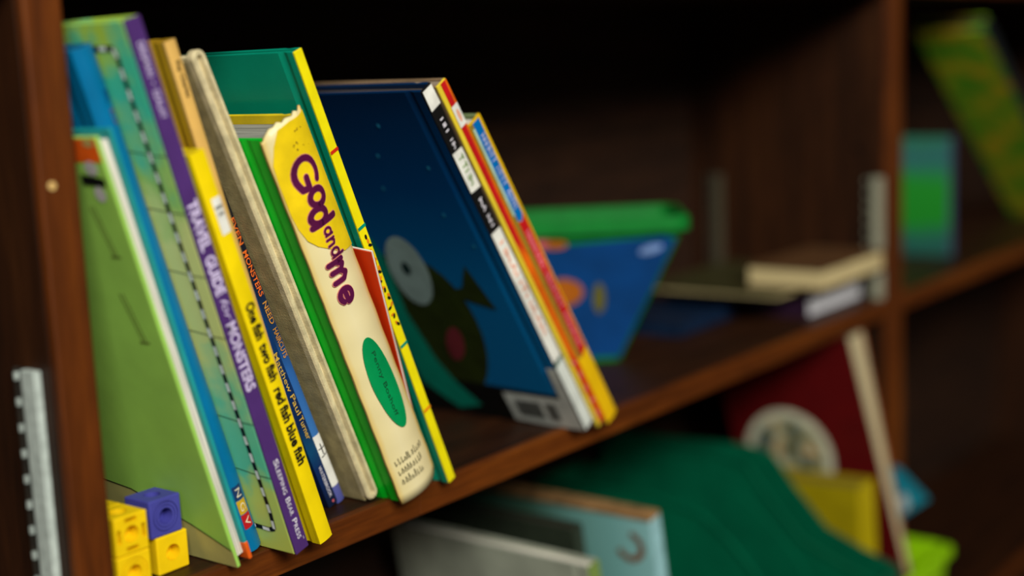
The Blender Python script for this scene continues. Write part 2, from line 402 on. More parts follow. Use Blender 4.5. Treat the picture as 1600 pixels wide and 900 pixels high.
# 6. navy spine
b6 = book_root('picture_book', 'narrow navy book with gold lettering, tucked behind the yellow spine', .1752, .0200, 21.3, group=G)
nv = grad('navy_blue_print', 2, 0, .2, [(0, (14, 24, 48)), (.12, (10, 38, 86)), (.2, (12, 66, 104)), (.3, (10, 34, 76)), (.6, (4, 52, 104)), (1, (12, 22, 44))], .4, 60, .12, .3)
hardback(b6, .2000, .0074, .18, nv, nv, .0016, .0005, None)
s6 = arc_surf(.0074, .0005)
gold = M('gold_ink', (206, 168, 70), .5)
lettering(b6, 'Matthew', .1050, .0795, .0026, .0058, gold, s6, eps=.0005, bold=.004)
lettering(b6, 'Paul', .0770, .0640, .0026, .0062, gold, s6, eps=.0005, bold=.004)
lettering(b6, 'Turner', .0622, .0470, .0026, .0062, gold, s6, eps=.0005, bold=.004)
lettering(b6, 'WATERBROOK', .0275, .0060, .0026, .0050, white_ink, s6, eps=.0005, name='publisher_lettering')
spine_patch('publisher_mark', [ell(.0040, .0028, .0009, .0009)], M('rose_mark', (196, 90, 100), .5), b6, s6, .0005)

# 7. blue spine with orange title
b7 = book_root('picture_book', 'narrow blue book with orange capitals and a white label near its foot', .1838, .0218, 21.3, group=G)
ev = grad('midnight_to_blue_print', 2, 0, .228, [(0, (70, 76, 140)), (.06, (92, 96, 160)), (.2, (54, 110, 172)), (.40, (40, 92, 158)), (.5, (20, 52, 92)), (.68, (16, 24, 40)), (1, (12, 14, 20))], .4, 30, .05, .3)
hardback(b7, .2280, .0062, .18, ev, ev, .0016, .0008, None)
s7 = arc_surf(.0062, .0008)
org = M('orange_ink', (222, 104, 34), .5); amb = M('amber_ink', (206, 142, 54), .5)
lettering(b7, 'EVEN', .1890, .1730, .0018, .0052, org, s7, eps=.0005, bold=.012)
lettering(b7, 'MONSTERS', .1690, .1410, .0018, .0052, org, s7, eps=.0005, bold=.012)
lettering(b7, 'NEED', .1370, .1230, .0018, .0052, amb, s7, eps=.0005, bold=.012)
lettering(b7, 'HAIRCUTS', .1200, .1010, .0018, .0052, amb, s7, eps=.0005, bold=.012)
spine_patch('call_label', [[(.0002, .0118), (.0060, .0118), (.0060, .0475), (.0002, .0475)]], M('label_white', (226, 226, 216), .5), b7, s7, .0004)
spine_patch('label_mark', stroke_polys([(.001, .0385), (.0056, .0385)], .0006) + stroke_polys([(.0030, .0415), (.0030, .0345)], .0006) + stroke_polys([(.0012, .0330), (.0052, .0340)], .0006), black_ink, b7, s7, .0007)

# 8. cream clothbound book with a grooved edge
b8 = book_root('picture_book', 'plain cream cloth-covered book with rounded grooved spine, left of the thick book', .1950, .0055, 22.3, group=G)
cream = M('cream_cloth', (204, 190, 148), .75, .14, 120, 0, .6)
t8, h8 = .0090, .2857
board('front_cover', 0, .0030, .004, .21, h8 - .004, M('shaded_cream_cloth', (160, 146, 102), .8, .14, 120, 0, .6), b8, None, bevel=.0010)  # cream cloth darkened: the cover's shaded side is put into the colour
board('back_cover', t8 - .0030, t8, .004, .21, h8 - .004, cream, b8, None, bevel=.0010)
def stadium(t, z0, z1, r, k=0.0, n=8):
    a = [(k + r - r*math.cos(q), z1 - k - r + r*math.sin(q)) for q in [math.pi/2*i/n for i in range(n+1)]]
    a += [(t - k - r + r*math.sin(q), z1 - k - r + r*math.cos(q)) for q in [math.pi/2*i/n for i in range(n+1)]]
    a += [(t - k - r + r*math.cos(q), z0 + k + r - r*math.sin(q)) for q in [math.pi/2*i/n for i in range(n+1)]]
    a += [(k + r - r*math.sin(q), z0 + k + r - r*math.cos(q)) for q in [math.pi/2*i/n for i in range(n+1)]]
    return a
out_, in_ = stadium(t8, 0, h8, .0044), stadium(t8, 0, h8, .0012, .0034)
bm = bmesh.new(); n = len(out_)
def ring(poly, y): return [bm.verts.new((p[0], y, p[1])) for p in poly]
ro0 = ring(stadium(t8, 0, h8, .0040, .0008), 0); ro1 = ring(out_, .0010); rob = ring(out_, .0050); ri0 = ring(stadium(t8, 0, h8, .0018, .0026), 0); ri1 = ring(in_, .0030)
for A_, B_ in ((ro0, ro1), (ro1, rob), (ro0, ri0), (ri0, ri1)):
    for i in range(n): bm.faces.new((A_[i], A_[(i+1) % n], B_[(i+1) % n], B_[i]))
bm.faces.new(ri1); bm.faces.new(rob)
mesh_obj('spine', bm, cream, b8, False)
box('pages', .0031, t8 - .0031, .0051, .205, .004, h8 - .008, pg_cream, b8)

# 9. the thick book
b9 = book_root('storybook', 'thick cream and yellow storybook with plum hand lettering and a green oval', .2062, -.0115, 22.4, group=G)
h9, t9, bul = .2411, .0312, .0052
green = M('glossy_green_card', (0, 186, 36), .34, .06, 30, .5)
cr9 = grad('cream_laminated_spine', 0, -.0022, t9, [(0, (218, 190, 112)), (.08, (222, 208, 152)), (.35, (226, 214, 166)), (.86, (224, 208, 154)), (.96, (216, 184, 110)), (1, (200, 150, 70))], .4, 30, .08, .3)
yel9 = M('yellow_laminate', (234, 202, 20), .4, .08, 60, .3)
plum = M('plum_ink', (84, 16, 62), .45)
U0 = -.0022
s9 = lambda u: -bul * max(0.0, 1 - (2 * (u - U0) / (t9 - U0) - 1) ** 2)
board('front_cover', -.0004, .0022, .0026, .2, h9 - .004, green, b9, .0135, -1)
board('back_cover', t9 - .0022, t9, .0016, .2, h9 - .004, yel9, b9, .0125, 1)
# bowed spine with a worn, uneven head
bm = bmesh.new(); NU, NW = 18, 40; grid = []
for j in range(NW + 1):
    row = []
    for i in range(NU + 1):
        u = U0 + (t9 - U0) * (0.5 - 0.5 * math.cos(math.pi * i / NU)); w_ = h9 * j / NW
        if j == NW: w_ += .0009 * math.sin(u * 900) + .0008 * math.sin(u * 2300) - .0045 * max(0, 1 - (u - U0) / .006)
        if j == 0: w_ += .0030 * max(0, (u - .022) / .009) ** 2
        row.append(bm.verts.new((u, s9(u) + .0002 * math.sin(w_ * 260), w_)))
    grid.append(row)
back = [[bm.verts.new((v.co.x, v.co.y + .0017, v.co.z)) for v in row] for row in grid]
for j in range(NW):
    for i in range(NU):
        bm.faces.new((grid[j][i], grid[j][i+1], grid[j+1][i+1], grid[j+1][i]))
        bm.faces.new((back[j][i], back[j+1][i], back[j+1][i+1], back[j][i+1]))
for j in range(NW):
    for i in (0, NU): bm.faces.new((grid[j][i], grid[j+1][i], back[j+1][i], back[j][i]))
for j in (0, NW):
    for i in range(NU): bm.faces.new((grid[j][i], grid[j][i+1], back[j][i+1], back[j][i]))
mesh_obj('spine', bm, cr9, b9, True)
box('pages', .0024, t9 - .0024, .003, .195, .004, h9 - .009, paper_block('grey_page_edges', (150, 150, 140)), b9)
spine_patch('yellow_field', [[(.0067, .2392), (.0020, .2320), (-.0015, .2224), (-.0020, .2120), (-.0020, .1930), (-.0012, .1850), (.0010, .1765), (.0050, .1710), (.0098, .1672), (.0155, .1626), (.0213, .1596), (.0310, .1580), (.0310, .2398), (.0240, .2394), (.0150, .2402)]], yel9, b9, s9, .0006)
def S9(strokes, width): return [q for s in strokes for q in stroke_polys(s, width)]
def letter(pts, a0, b0, sa, sb):
    """pen points in letter space (x along the reading direction, y up) to spine (u, w)"""
    return [(b0 - .0032 + y * sb, a0 - .0012 - x * sa) for x, y in pts]
def arcp(cx, cy, rx, ry, d0, d1, n=14): return [(cx + rx*math.cos(R(d0 + (d1-d0)*i/n)), cy + ry*math.sin(R(d0 + (d1-d0)*i/n))) for i in range(n + 1)]
Gs = [arcp(.5, .5, .46, .48, 50, 300) + [(.88, .16), (.90, .42), (.58, .44)]]
os_ = [arcp(.5, .5, .42, .45, 0, 360, 18)]
ds = [arcp(.45, .36, .36, .34, 0, 360, 18), [(.86, 1.05), (.84, .6), (.86, -.02)]]
as_ = [arcp(.45, .42, .34, .36, 20, 340, 14), [(.80, .82), (.80, .05)]]
ns = [[(.15, .85), (.15, 0)], [(.15, .45), (.4, .8), (.68, .66), (.72, 0)]]
ms = [[(.08, .86), (.10, .0)], [(.10, .45), (.26, .82), (.42, .62), (.42, .05)], [(.42, .5), (.60, .84), (.78, .60), (.80, .02)]]
es = [[(.14, .46), (.84, .50)] + arcp(.48, .48, .38, .40, 8, 320, 14)]
pink_rim = M('pink_rim_ink', (206, 120, 110), .5)
def word(items, width, name):
    for nm, mt_, dw, e_ in (('lettering_rim', pink_rim, .0007, .0008), (name, plum, 0, .0010)):
        spine_patch(nm, [q for (st, a0, b0, sa, sb) in items for q in S9([letter(s, a0, b0, sa, sb) for s in st], width + dw)], mt_, b9, s9, e_)
word([(Gs, .2212, .0086, .0190, .0166), (os_, .2026, .0126, .0106, .0116), (ds, .1926, .0090, .0112, .0158)], .0035, 'title_lettering')
word([(as_, .1798, .0140, .0058, .0062), (ns, .1735, .0138, .0062, .0060), (ds, .1672, .0138, .0058, .0078)], .0013, 'title_lettering')
word([(ms, .1608, .0092, .0158, .0108), (es, .1442, .0084, .0108, .0100)], .0030, 'title_lettering')
spine_patch('green_oval', [ell(.0138, .0766, .0088, .0318, R(4), 48)], M('emerald_print', (0, 140, 76), .42, .10, 40, .3), b9, s9, .0007)
lettering(b9, 'Penny Boshoff', .0985, .0545, .0118, .0146, M('dark_green_lettering', (10, 78, 44), .6), s9, eps=.0010, name='author_lettering')
scr = []
for row in range(3):
    u = .0015; base = .0262 - row * .0068
    while u < .0235 - .003 * row:
        k = random.random(); hgt = random.uniform(.0022, .0050)
        scr.append([(u, base + .30 * (u - .006) * -.1), (u + .0006, base + hgt), (u + .0013, base + hgt * .3), (u + .0008, base - .0006 + hgt * .1)] if k > .35 else [(u, base + hgt), (u + .0002, base - .0006), (u + .0012, base + .0006)])
        u += random.uniform(.0017, .0026)
spine_patch('pen_scribble', S9(scr, .00038), M('grey_ink', (122, 116, 84), .7), b9, s9, .0008)
chips = [[(random.uniform(.012, .024), random.uniform(.221, .236))] for _ in range(12)]
spine_patch('scuff_marks', [ell(c[0][0], c[0][1], random.uniform(.0002, .0005), random.uniform(.0002, .0010), random.uniform(0, 3), 7) for c in chips], M('scuff_brown', (110, 84, 20), .8), b9, s9, .0009)

# 10. loose orange booklet
b10 = book_root('booklet', 'thin orange-red booklet with white edges poking out beside the thick book', .2425, .0010, 22.2, 0, 7.5, group=G)
oc = M('orange_red_card', (206, 52, 6), .5, .05, 40)
box('cover', 0, .0005, 0, .16, 0, .166, oc, b10); box('pages', .0006, .0016, -.0003, .16, 0, .1664, pg_white, b10); box('cover', .0017, .0022, 0, .16, 0, .166, oc, b10)

# 11. teal book with yellow spine
b11 = book_root('picture_book', 'slim teal book with bright yellow spine, right of the thick book', .2482, -.0108, 22.0, group=G)
teal = M('teal_green_card', (4, 150, 120), .4, .05, 25, .4)
hardback(b11, .2838, .0064, .215, teal, M('lemon_card', (232, 218, 12), .4, .06, 50, .3), .0020, 0, .0085)
for nm, w_, col in (('red_band', .2248, (196, 40, 20)), ('teal_band', .1774, (0, 136, 108)), ('teal_band', .0993, (0, 136, 108)), ('orange_band', .0535, (220, 130, 20))):
    spine_patch(nm, [[(0, w_ - .0012), (.0064, w_ - .0008), (.0064, w_ + .0012), (0, w_ + .0008)]], M(nm, col, .45), b11, flat, .0003)
spine_patch('black_figures', [ell(.0034 + .0012 * math.sin(i * 2.1), .171 - i * .0058, .0009, .0016, i, 10) for i in range(11)], black_ink, b11, flat, .0004)
spine_patch('orange_figures', [ell(.0040 - .0012 * math.sin(i * 1.7), .168 - i * .0060, .0009, .0017, -i, 10) for i in range(10)], M('orange_band', (220, 130, 20)), b11, flat, .0003)

# 12. blue book with the big eye
b12 = book_root('picture_book', 'large blue hardback with big-eyed green creature, leaning at the open end', .3880, -.0158, 32.6, group=G)
bl = grad('shaded_blue_print', 2, 0, .28, [(0, (0, 112, 172)), (.45, (0, 104, 164)), (.75, (0, 64, 118)), (1, (4, 40, 78))], .38, 20, .06, .4)  # night-to-blue print, with light falloff towards the top put into the colour
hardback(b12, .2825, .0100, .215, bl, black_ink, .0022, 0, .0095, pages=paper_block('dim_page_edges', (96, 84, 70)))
cr = M('dark_moss_print', (42, 54, 16), .5, .15, 60)
cover_patch('body_print', [ell(.102, .082, .050, .075, .35, 40)], cr, b12, .0003)
cover_patch('teal_print', [[(.085, .012), (.108, .006), (.132, .03), (.13, .10), (.122, .165), (.106, .168), (.103, .15), (.110, .10), (.106, .055), (.098, .032)]], M('turquoise_print', (0, 140, 116), .5, .08, 40), b12, .0005)
cover_patch('eye_print', [ell(.0862, .1395, .0170, .0310, .20, 40)], M('eye_white_print', (150, 174, 170), .5, .08, 60), b12, .0007)
cover_patch('pupil_print', [ell(.0872, .1420, .0036, .0058, .2, 20)], M('pupil_print', (14, 44, 44), .5), b12, .0009)
cover_patch('mouth_print', [ell(.0790, .0735, .0075, .0180, .45, 26)], M('mouth_rose_print', (116, 42, 50), .5), b12, .0007)
cover_patch('ear_print', [[(.0345, .148), (.0255, .110), (.052, .118), (.060, .098), (.062, .124), (.046, .128)]], cr, b12, .0005)
for v_, w_ in ((.0467, .2589), (.0234, .2271), (.060, .236), (.030, .19), (.018, .165), (.07, .21)):
    cover_patch('star_print', [ell(v_, w_, .0012, .0016)], M('star_print', (40, 130, 170), .5), b12, .0004)
cover_patch('dark_ground_print', [[(.0005, .0005), (.0005, .0325), (.03, .0335), (.21, .040), (.21, .0005)]], M('near_black_print', (10, 14, 12), .5), b12, .0004)
lab = M('label_grey_white', (206, 212, 204), .45)
cover_patch('barcode_label', [[(.0002, .0010), (.0002, .0600), (.0075, .0600), (.0085, .0300), (.058, .0300), (.058, .0030), (.03, .0010)]], lab, b12, .0009)
cover_patch('barcode_bars', [[(.016 + i * .0022, .008), (.016 + i * .0022, .024), (.016 + i * .0022 + (.0014 if i % 3 else .0019), .024), (.016 + i * .0022 + (.0014 if i % 3 else .0019), .008)] for i in range(16) if i not in (4, 5)], M('bar_grey_ink', (60, 62, 58), .5), b12, .0012)
wl = M('label_white', (226, 226, 216), .5)
spine_patch('white_label', [[(.0002, .2680), (.0098, .2680), (.0096, .2815), (.0004, .2818)]], wl, b12)
spine_patch('white_label', [[(.0002, .2075), (.0098, .2060), (.0098, .2360), (.0002, .2370)]], wl, b12)
spine_patch('white_label', [[(.0002, .0640), (.0098, .0640), (.0098, .1740), (.0002, .1750)]], wl, b12)
spine_patch('call_label', [[(.0001, .0010), (.0099, .0010), (.0099, .0640), (.0001, .0620)]], lab, b12, flat, .0005)
spine_patch('label_edge', [[(.0001, .0600), (.0099, .0618), (.0099, .0640), (.0001, .0625)]], M('tape_green_grey', (86, 116, 100), .4), b12, flat, .0007)
letter_marks(b12, 4, .2330, .2100, .0030, .0072, M('pale_green_ink', (130, 160, 96), .5))
letter_marks(b12, 9, .1650, .0850, .0030, .0072, M('salmon_ink', (232, 168, 140), .5))
letter_marks(b12, 2, 0.2600, 0.2500, .0032, .0062, white_ink)
letter_marks(b12, 2, 0.2450, 0.2380, .0032, .0062, white_ink)
letter_marks(b12, 2, 0.2000, 0.1900, .0032, .0062, white_ink)
letter_marks(b12, 2, 0.1870, 0.1780, .0032, .0062, white_ink)

# 13. red and yellow spine
b13 = book_root('picture_book', 'tall book with red and yellow striped spine, between blue hardback and pink-lettered book', .4003, -.0180, 32.5, group=G)
ryel = M('butter_yellow_card', (222, 196, 50), .42, .06, 40, .3)
hardback(b13, .2850, .0093, .205, M('kraft_card', (136, 112, 84), .5), ryel, .0018, 0, None, pages=paper_block('kraft_page_edges', (168, 150, 128)), inset=.0012)
redm = M('signal_red_ink', (186, 22, 26), .45); orm = M('orange_stripe_ink', (216, 96, 14), .45)
spine_patch('red_stripe', [[(.0032, .0005), (.0076, .0005), (.0076, .2845), (.0032, .2845)]], redm, b13)
spine_patch('orange_stripe', [[(.0076, .0005), (.0092, .0005), (.0092, .2845), (.0076, .2845)]], orm, b13)
spine_patch('orange_stripe', [[(.0032, .070), (.0076, .055), (.0076, .150), (.0032, .165)]], orm, b13, flat, .0005)
spine_patch('white_square', [[(.0028, .2530), (.0090, .2530), (.0090, .2680), (.0028, .2680)]], wl, b13, flat, .0006)
spine_patch('orange_mark', [ell(.0060, .2605, .0014, .0045, 0, 16)], M('salmon_ink', (232, 168, 140)), b13, flat, .0008)
spine_patch('rose_patches', [ell(.0040 + .001 * (i % 2), .010 + i * .012, .0014, .0028, i, 12) for i in range(5)], M('rose_mark', (196, 90, 100)), b13, flat, .0006)

# 14. pink lettering on red, blue above
b14 = book_root('picture_book', 'last leaning book, blue and red spine with pale lettering and yellow foot', .4120, -.0180, 32.5, group=G)
t14 = .0130
hardback(b14, .2560, t14, .20, M('sage_card', (120, 138, 92), .45, .1, 40), M('gold_yellow_card', (226, 180, 10), .42, .06, 40, .3), .0022, .0008, None)
s14 = arc_surf(t14, .0008)
spine_patch('sage_edge', [[(.0001, .062), (.0028, .062), (.0028, .2555), (.0001, .2555)]], M('olive_stripe', (140, 116, 40), .45), b14, s14, .0003)
spine_patch('pale_stripe', [[(.0012, .185), (.0028, .185), (.0028, .2520), (.0012, .2520)]], M('pale_green_stripe', (170, 200, 176), .45), b14, s14, .0005)
spine_patch('blue_field', [[(.0028, .1800), (.0060, .1775), (.0094, .1810), (.0098, .2555), (.0028, .2555)]], M('sky_blue_ink', (0, 104, 178), .42), b14, s14, .0004)
spine_patch('red_field', [[(.0028, .0610), (.0100, .0640), (.0098, .1800), (.0060, .1772), (.0028, .1790)]], redm, b14, s14, .0004)
spine_patch('orange_stripe', [[(.0100, .064), (.0116, .064), (.0112, .182), (.0098, .180)]], orm, b14, s14, .0004)
letter_marks(b14, 16, .2450, .1880, .0044, .0084, M('pale_lilac_ink', (186, 190, 226), .5), s14, .0007, (6, 11))
letter_marks(b14, 26, .1690, .0680, .0042, .0086, M('pink_ink', (226, 130, 140), .5), s14, .0007, (8, 17))

# ------------------------------------------------------------------ linking cubes
CUBE = .0200
def boolean(o, cutters):
    for c in cutters:
        md = o.modifiers.new('b', 'BOOLEAN'); md.object = c; md.operation = 'DIFFERENCE'; md.solver = 'EXACT'
    dg = bpy.context.evaluated_depsgraph_get()
    me = bpy.data.meshes.new_from_object(o.evaluated_get(dg)); o.modifiers.clear(); o.data = me
    for c in cutters: bpy.data.objects.remove(c)
def cube_mesh(kind):
    h = CUBE / 2
    o = box('tmp', -h, h, 0, CUBE, 0, CUBE, dark, None, .0007)
    cs = [prism('c', ell(0, h, .0044, .0044, 0, 28), -.001, .0070, dark, None, 'uw')]
    cs.append(prism('c', ell(0, h, .0044, .0044, 0, 28), CUBE - .0060, CUBE + .001, dark, None, 'uv'))
    if kind == 'notched':
        r0 = .0062
        for a in range(4):
            A = R(90 * a); pl = [(-.0036, r0), (.0036, r0), (.0036, r0 + .0024), (-.0036, r0 + .0024)]
            pl = [(x*math.cos(A) - y*math.sin(A), h + x*math.sin(A) + y*math.cos(A)) for x, y in pl]
            cs.append(prism('c', pl, -.001, .0040, dark, None, 'uw'))
    elif kind == 'ringed':
        for (ra, rb, dp) in ((.0074, .0080, .0009), (.0056, .0061, .0007)):
            bm = bmesh.new(); A = ell(0, h, ra, ra, 0, 40); B = ell(0, h, rb, rb, 0, 40)
            rows = [[bm.verts.new((p[0], y, p[1])) for p in q] for q, y in ((A, -.001), (B, -.001), (B, dp), (A, dp))]
            for k in range(4):
                a, b = rows[k], rows[(k + 1) % 4]
                for i in range(40): bm.faces.new((a[i], a[(i+1) % 40], b[(i+1) % 40], b[i]))
            cs.append(mesh_obj('c', bm, dark))
    boolean(o, cs); me = o.data; bpy.data.objects.remove(o); return me
yplast = M('yellow_plastic', (236, 196, 10), .45, .04, 80); vplast = M('violet_blue_plastic', (66, 66, 150), .45, .06, 80)
meshes = {k: cube_mesh(k) for k in ('plain', 'notched', 'ringed')}
def cube(kind, mat, x, y, z, rz, label):
    me = meshes[kind].copy(); me.materials.clear(); me.materials.append(mat)
    for p in me.polygons: p.material_index = 0
    o = bpy.data.objects.new('linking_cube', me); COL.objects.link(o); o.location = (x, y, z + (.0003 if z == 0 else .0006)); o.rotation_euler = (0, 0, R(rz))
    tag(o, label, 'toy cube', 'snap-together counting cubes at the left end of the shelf'); return o
cube('notched', yplast, .0290, .0100, .0200, 0, 'yellow counting cube with four notches round its hole, left of the violet cube')
cube('ringed', yplast, .0290, .0100, 0, 0, 'yellow counting cube at the bottom, under the notched yellow cube')
cube('plain', yplast, .0290, .0303, .0200, 0, 'yellow counting cube just behind the notched yellow cube')
cube('plain', yplast, .0290, .0303, 0, 0, 'yellow counting cube at the bottom, behind the front left one')
cube('ringed', vplast, .0563, .0175, .0200, 0, 'violet-blue counting cube with ringed hole, stacked on a yellow cube')
cube('plain', yplast, .0590, .0175, 0, 0, 'yellow counting cube under the violet-blue cube, beside the pale green book')

# ------------------------------------------------------------------ bin behind the leaning books
bn = thing('storage_bin', 'green-rimmed tapered plastic bin with blue printed front, behind the leaning books', 'bin', (.590, .114, .0003), (0, 0, R(-52.6)))
def rrect(cx, cy, w_, d_, r, n=6):
    pts = []
    for (sx, sy, a0) in ((1, 1, 0), (-1, 1, 90), (-1, -1, 180), (1, -1, 270)):
        for i in range(n + 1):
            a = R(a0 + 90 * i / n); pts.append((cx + sx * (w_/2 - r) + r*math.cos(a), cy + sy * (d_/2 - r) + r*math.sin(a)))
    return pts
def loft(name, secs, mat, parent, cap0=True, smooth=False):
    bm = bmesh.new(); rows = [[bm.verts.new((p[0], p[1], z)) for p in poly] for poly, z in secs]; n = len(rows[0])
    for a, b in zip(rows, rows[1:]):
        for i in range(n): bm.faces.new((a[i], a[(i+1) % n], b[(i+1) % n], b[i]))
    if cap0: bm.faces.new(rows[0])
    bm.faces.new(rows[-1])
    return mesh_obj(name, bm, mat, parent, smooth)
gpl = M('green_plastic', (16, 116, 42), .35, .06, 60, .2)
def BS(k, inset=0): return rrect(0, 0, .044 + (.150 - .044) * k - inset, .040 + (.088 - .040) * k - inset, .010)
loft('tub', [(BS(0), 0), (BS(1), .112), (BS(1, .004), .112), (BS(.06, .004), .006)], gpl, bn)
bm = bmesh.new()
secs = [(rrect(0, 0, .152, .090, .013), .1085), (rrect(0, 0, .160, .098, .016), .1110), (rrect(0, 0, .160, .098, .016), .1200), (rrect(0, 0, .156, .094, .014), .1230), (rrect(0, 0, .148, .086, .012), .1230), (rrect(0, 0, .146, .084, .012), .1085)]
rows = [[bm.verts.new((p[0], p[1], z)) for p in poly] for poly, z in secs]; n = len(rows[0])
for a, b in zip(rows, rows[1:] + rows[:1]):
    for i in range(n): bm.faces.new((a[i], a[(i+1) % n], b[(i+1) % n], b[i]))
mesh_obj('rim', bm, gpl, bn)
bpan = M('blue_printed_card', (4, 60, 118), .45, .10, 30, .1)
def slope_patch(name, poly, mat, off):
    """flat colour on the sloping front of the bin: x across, z up"""
    bm = bmesh.new()
    fs = [bm.verts.new((p[0], -(.020 + .024 * p[1] / .112) - off, p[1])) for p in poly]; bm.faces.new(fs)
    return mesh_obj(name, bm, mat, bn)
def hw(z): return .022 + .053 * z / .112 - .004
slope_patch('front_panel', [(-hw(.004), .004), (hw(.004), .004), (hw(.104), .104), (hw(.106) - .010, .1065), (-hw(.1005), .1005)], bpan, .0006)
slope_patch('orange_print', ell(-.026, .062, .017, .012, 0, 24), M('orange_brown_print', (170, 92, 20), .5), .0012)
slope_patch('olive_print', ell(.004, .056, .005, .013, 0, 20), M('olive_print', (100, 96, 30), .5), .0012)
slope_patch('pink_print', ell(-.046, .1035, .018, .0040, 0, 20), M('rose_mark', (196, 90, 100)), .0016)
slope_patch('tan_print', ell(-.030, .1030, .009, .0036, 0, 20), M('orange_brown_print', (170, 92, 20)), .0020)
slope_patch('corner_highlight', ell(.047, .096, .010, .0036, .25, 20), M('highlight_blue', (120, 150, 200), .4), .0012)  # painted highlight near the panel's upper right corner

# ------------------------------------------------------------------ stack of books lying at the right upright
def lying(name, label, x, y, z, yaw, wid, dep, t, cover, pages, ct=.0016, spine_side='back', extra=0.0):
    o = thing(name, label, 'book', (x, y, z + .0003), (0, 0, R(yaw)), 'books lying flat beside the right upright')
    box('back_cover', 0, wid, 0, dep, 0, ct, cover, o, .0004)
    box('pages', .002, wid - .002, .002, dep - .003, ct, t - ct, pages, o)
    box('front_cover', 0, wid, 0, dep, t - ct, t, cover, o, .0004)
    if spine_side == 'back': box('spine', 0, wid, dep - .0002, dep + .0014, 0, t, cover, o, .0004)
    if spine_side == 'right': box('spine', wid - .0018, wid, 0, dep, 0, t, cover, o, .0004)
    if spine_side == 'front': box('spine', 0, wid, -.0012, .0004, 0, t, cover, o, .0004)
    if spine_side == 'left': box('spine', -.0014, .0002, 0, dep, 0, t, cover, o, .0004)
    return o
lying('picture_book', 'purple-black book with white page edges at the bottom of the lying stack', .8190, .0260, 0, 0, .1225, .153, .0255, M('purple_black_card', (44, 24, 44), .4, .1, 40), pg_flat, .0016, 'left')
lying('picture_book', 'thin dark olive book lying in the middle of the stack', .7650, .0300, .0258, 0, .172, .145, .0050, M('dark_olive_card', (58, 56, 30), .45, .1, 40), pg_flat_tan, .0010)
lying('picture_book', 'thick book with tan page edges on top of the lying stack', .7980, .0010, .0311, 0, .1405, .080, .0195, M('umber_card', (92, 62, 36), .5), pg_flat_tan, .0008, 'right')
lying('picture_book', 'flat dark blue book lying behind the lying stack', .6900, .0900, 0, 3, .115, .115, .0120, M('dark_blue_card', (16, 34, 58), .4, .1, 40), M('dark_blue_card', (16, 34, 58)), .0016, 'front')

# ------------------------------------------------------------------ right-hand bay
b20 = book_root('picture_book', 'upright green book with blue border standing in the right-hand bay', 1.2300, .0450, 0, group='books in the right-hand bay')
gb = grad('green_in_teal_border_print', 2, 0, .14, [(0, (34, 88, 80)), (.16, (40, 104, 88)), (.28, (32, 140, 40)), (.62, (36, 146, 44)), (.80, (50, 110, 110)), (1, (50, 118, 92))], .5, 40, .14)
hardback(b20, .1400, .0120, .15, gb, M('slate_blue_card', (66, 84, 110), .5), .0020, 0, None)
b21 = book_root('board_book', 'long green and yellow patterned book leaning steeply in the right-hand bay', 1.6450, .0250, 54.0, group='books in the right-hand bay')
def blotch(name, cols, scale):
    mt, nt, b = base_mat(name, .45); n = noise(nt, scale, 2)
    r = ramp(nt, n.outputs['Fac'], cols); link(nt, r.outputs[0], b.inputs['Base Color']); return mt
pat = blotch('green_yellow_pattern', [(.32, (30, 190, 44)), (.45, (120, 210, 50)), (.55, (214, 224, 50)), (.68, (250, 206, 50))], 26)
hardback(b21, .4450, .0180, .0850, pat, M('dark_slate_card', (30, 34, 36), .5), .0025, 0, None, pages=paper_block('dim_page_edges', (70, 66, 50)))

# ------------------------------------------------------------------ lower shelf
GL = 'books on the lower shelf'
b30 = book_root('picture_book', 'pale grey-green book on the lower shelf, nearest the camera', .4430, 0, 9.5, ZL, group=GL)
hardback(b30, .2130, .0140, .19, M('pale_sage_card', (158, 164, 146), .45, .14, 20, .2), M('moss_card', (116, 140, 70), .5), .0022, 0, .010)
cover_patch('navy_print', [ell(.075, .160, .030, .026, .2, 30)], M('faded_navy_print', (60, 80, 110), .5), b30, .0006)
b31 = book_root('board_book', 'pale teal board book with brown ring emblem and worn brown top edge', .5280, 0, 9.5, ZL, group=GL)
hardback(b31, .2230, .0150, .19, grad('pale_teal_gradient', 1, 0, .12, [(0, (146, 200, 200)), (.3, (120, 176, 172)), (1, (70, 110, 92))], .4, 30, .1, .3), M('aqua_card', (150, 196, 200), .4), .0022, 0, None, pages=paper_block('brown_page_edges', (128, 96, 62)), inset=.0008)  # cover colour darkens from the spine towards the back
box('worn_edge', -.0006, .0150, .0, .18, .2222, .2262, M('worn_brown_board', (140, 106, 66), .7, .2, 90), b31, .0008)
def ann(cv, cw, r0, r1, a0=0, a1=360, n=30):
    o_ = []
    for i in range(n):
        p = [R(a0 + (a1 - a0) * (i + k) / n) for k in (0, 1)]
        o_.append([(cv + r*math.cos(a), cw + r*math.sin(a)) for r, a in ((r0, p[0]), (r1, p[0]), (r1, p[1]), (r0, p[1]))])
    return o_
cover_patch('ring_emblem', ann(.0215, .198, .0085, .0135, 100, 340), M('brown_ring_print', (120, 72, 34), .5), b31, .0005)
b32 = book_root('picture_book', 'dark book behind the pale teal board book on the lower shelf', .4900, .045, 9.5, ZL, group=GL)
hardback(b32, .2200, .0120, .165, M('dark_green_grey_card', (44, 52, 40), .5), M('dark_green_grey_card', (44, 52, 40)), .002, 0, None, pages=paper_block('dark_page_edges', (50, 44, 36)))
gfile = M('emerald_plastic', (0, 86, 58), .42, .08, 30, .2)
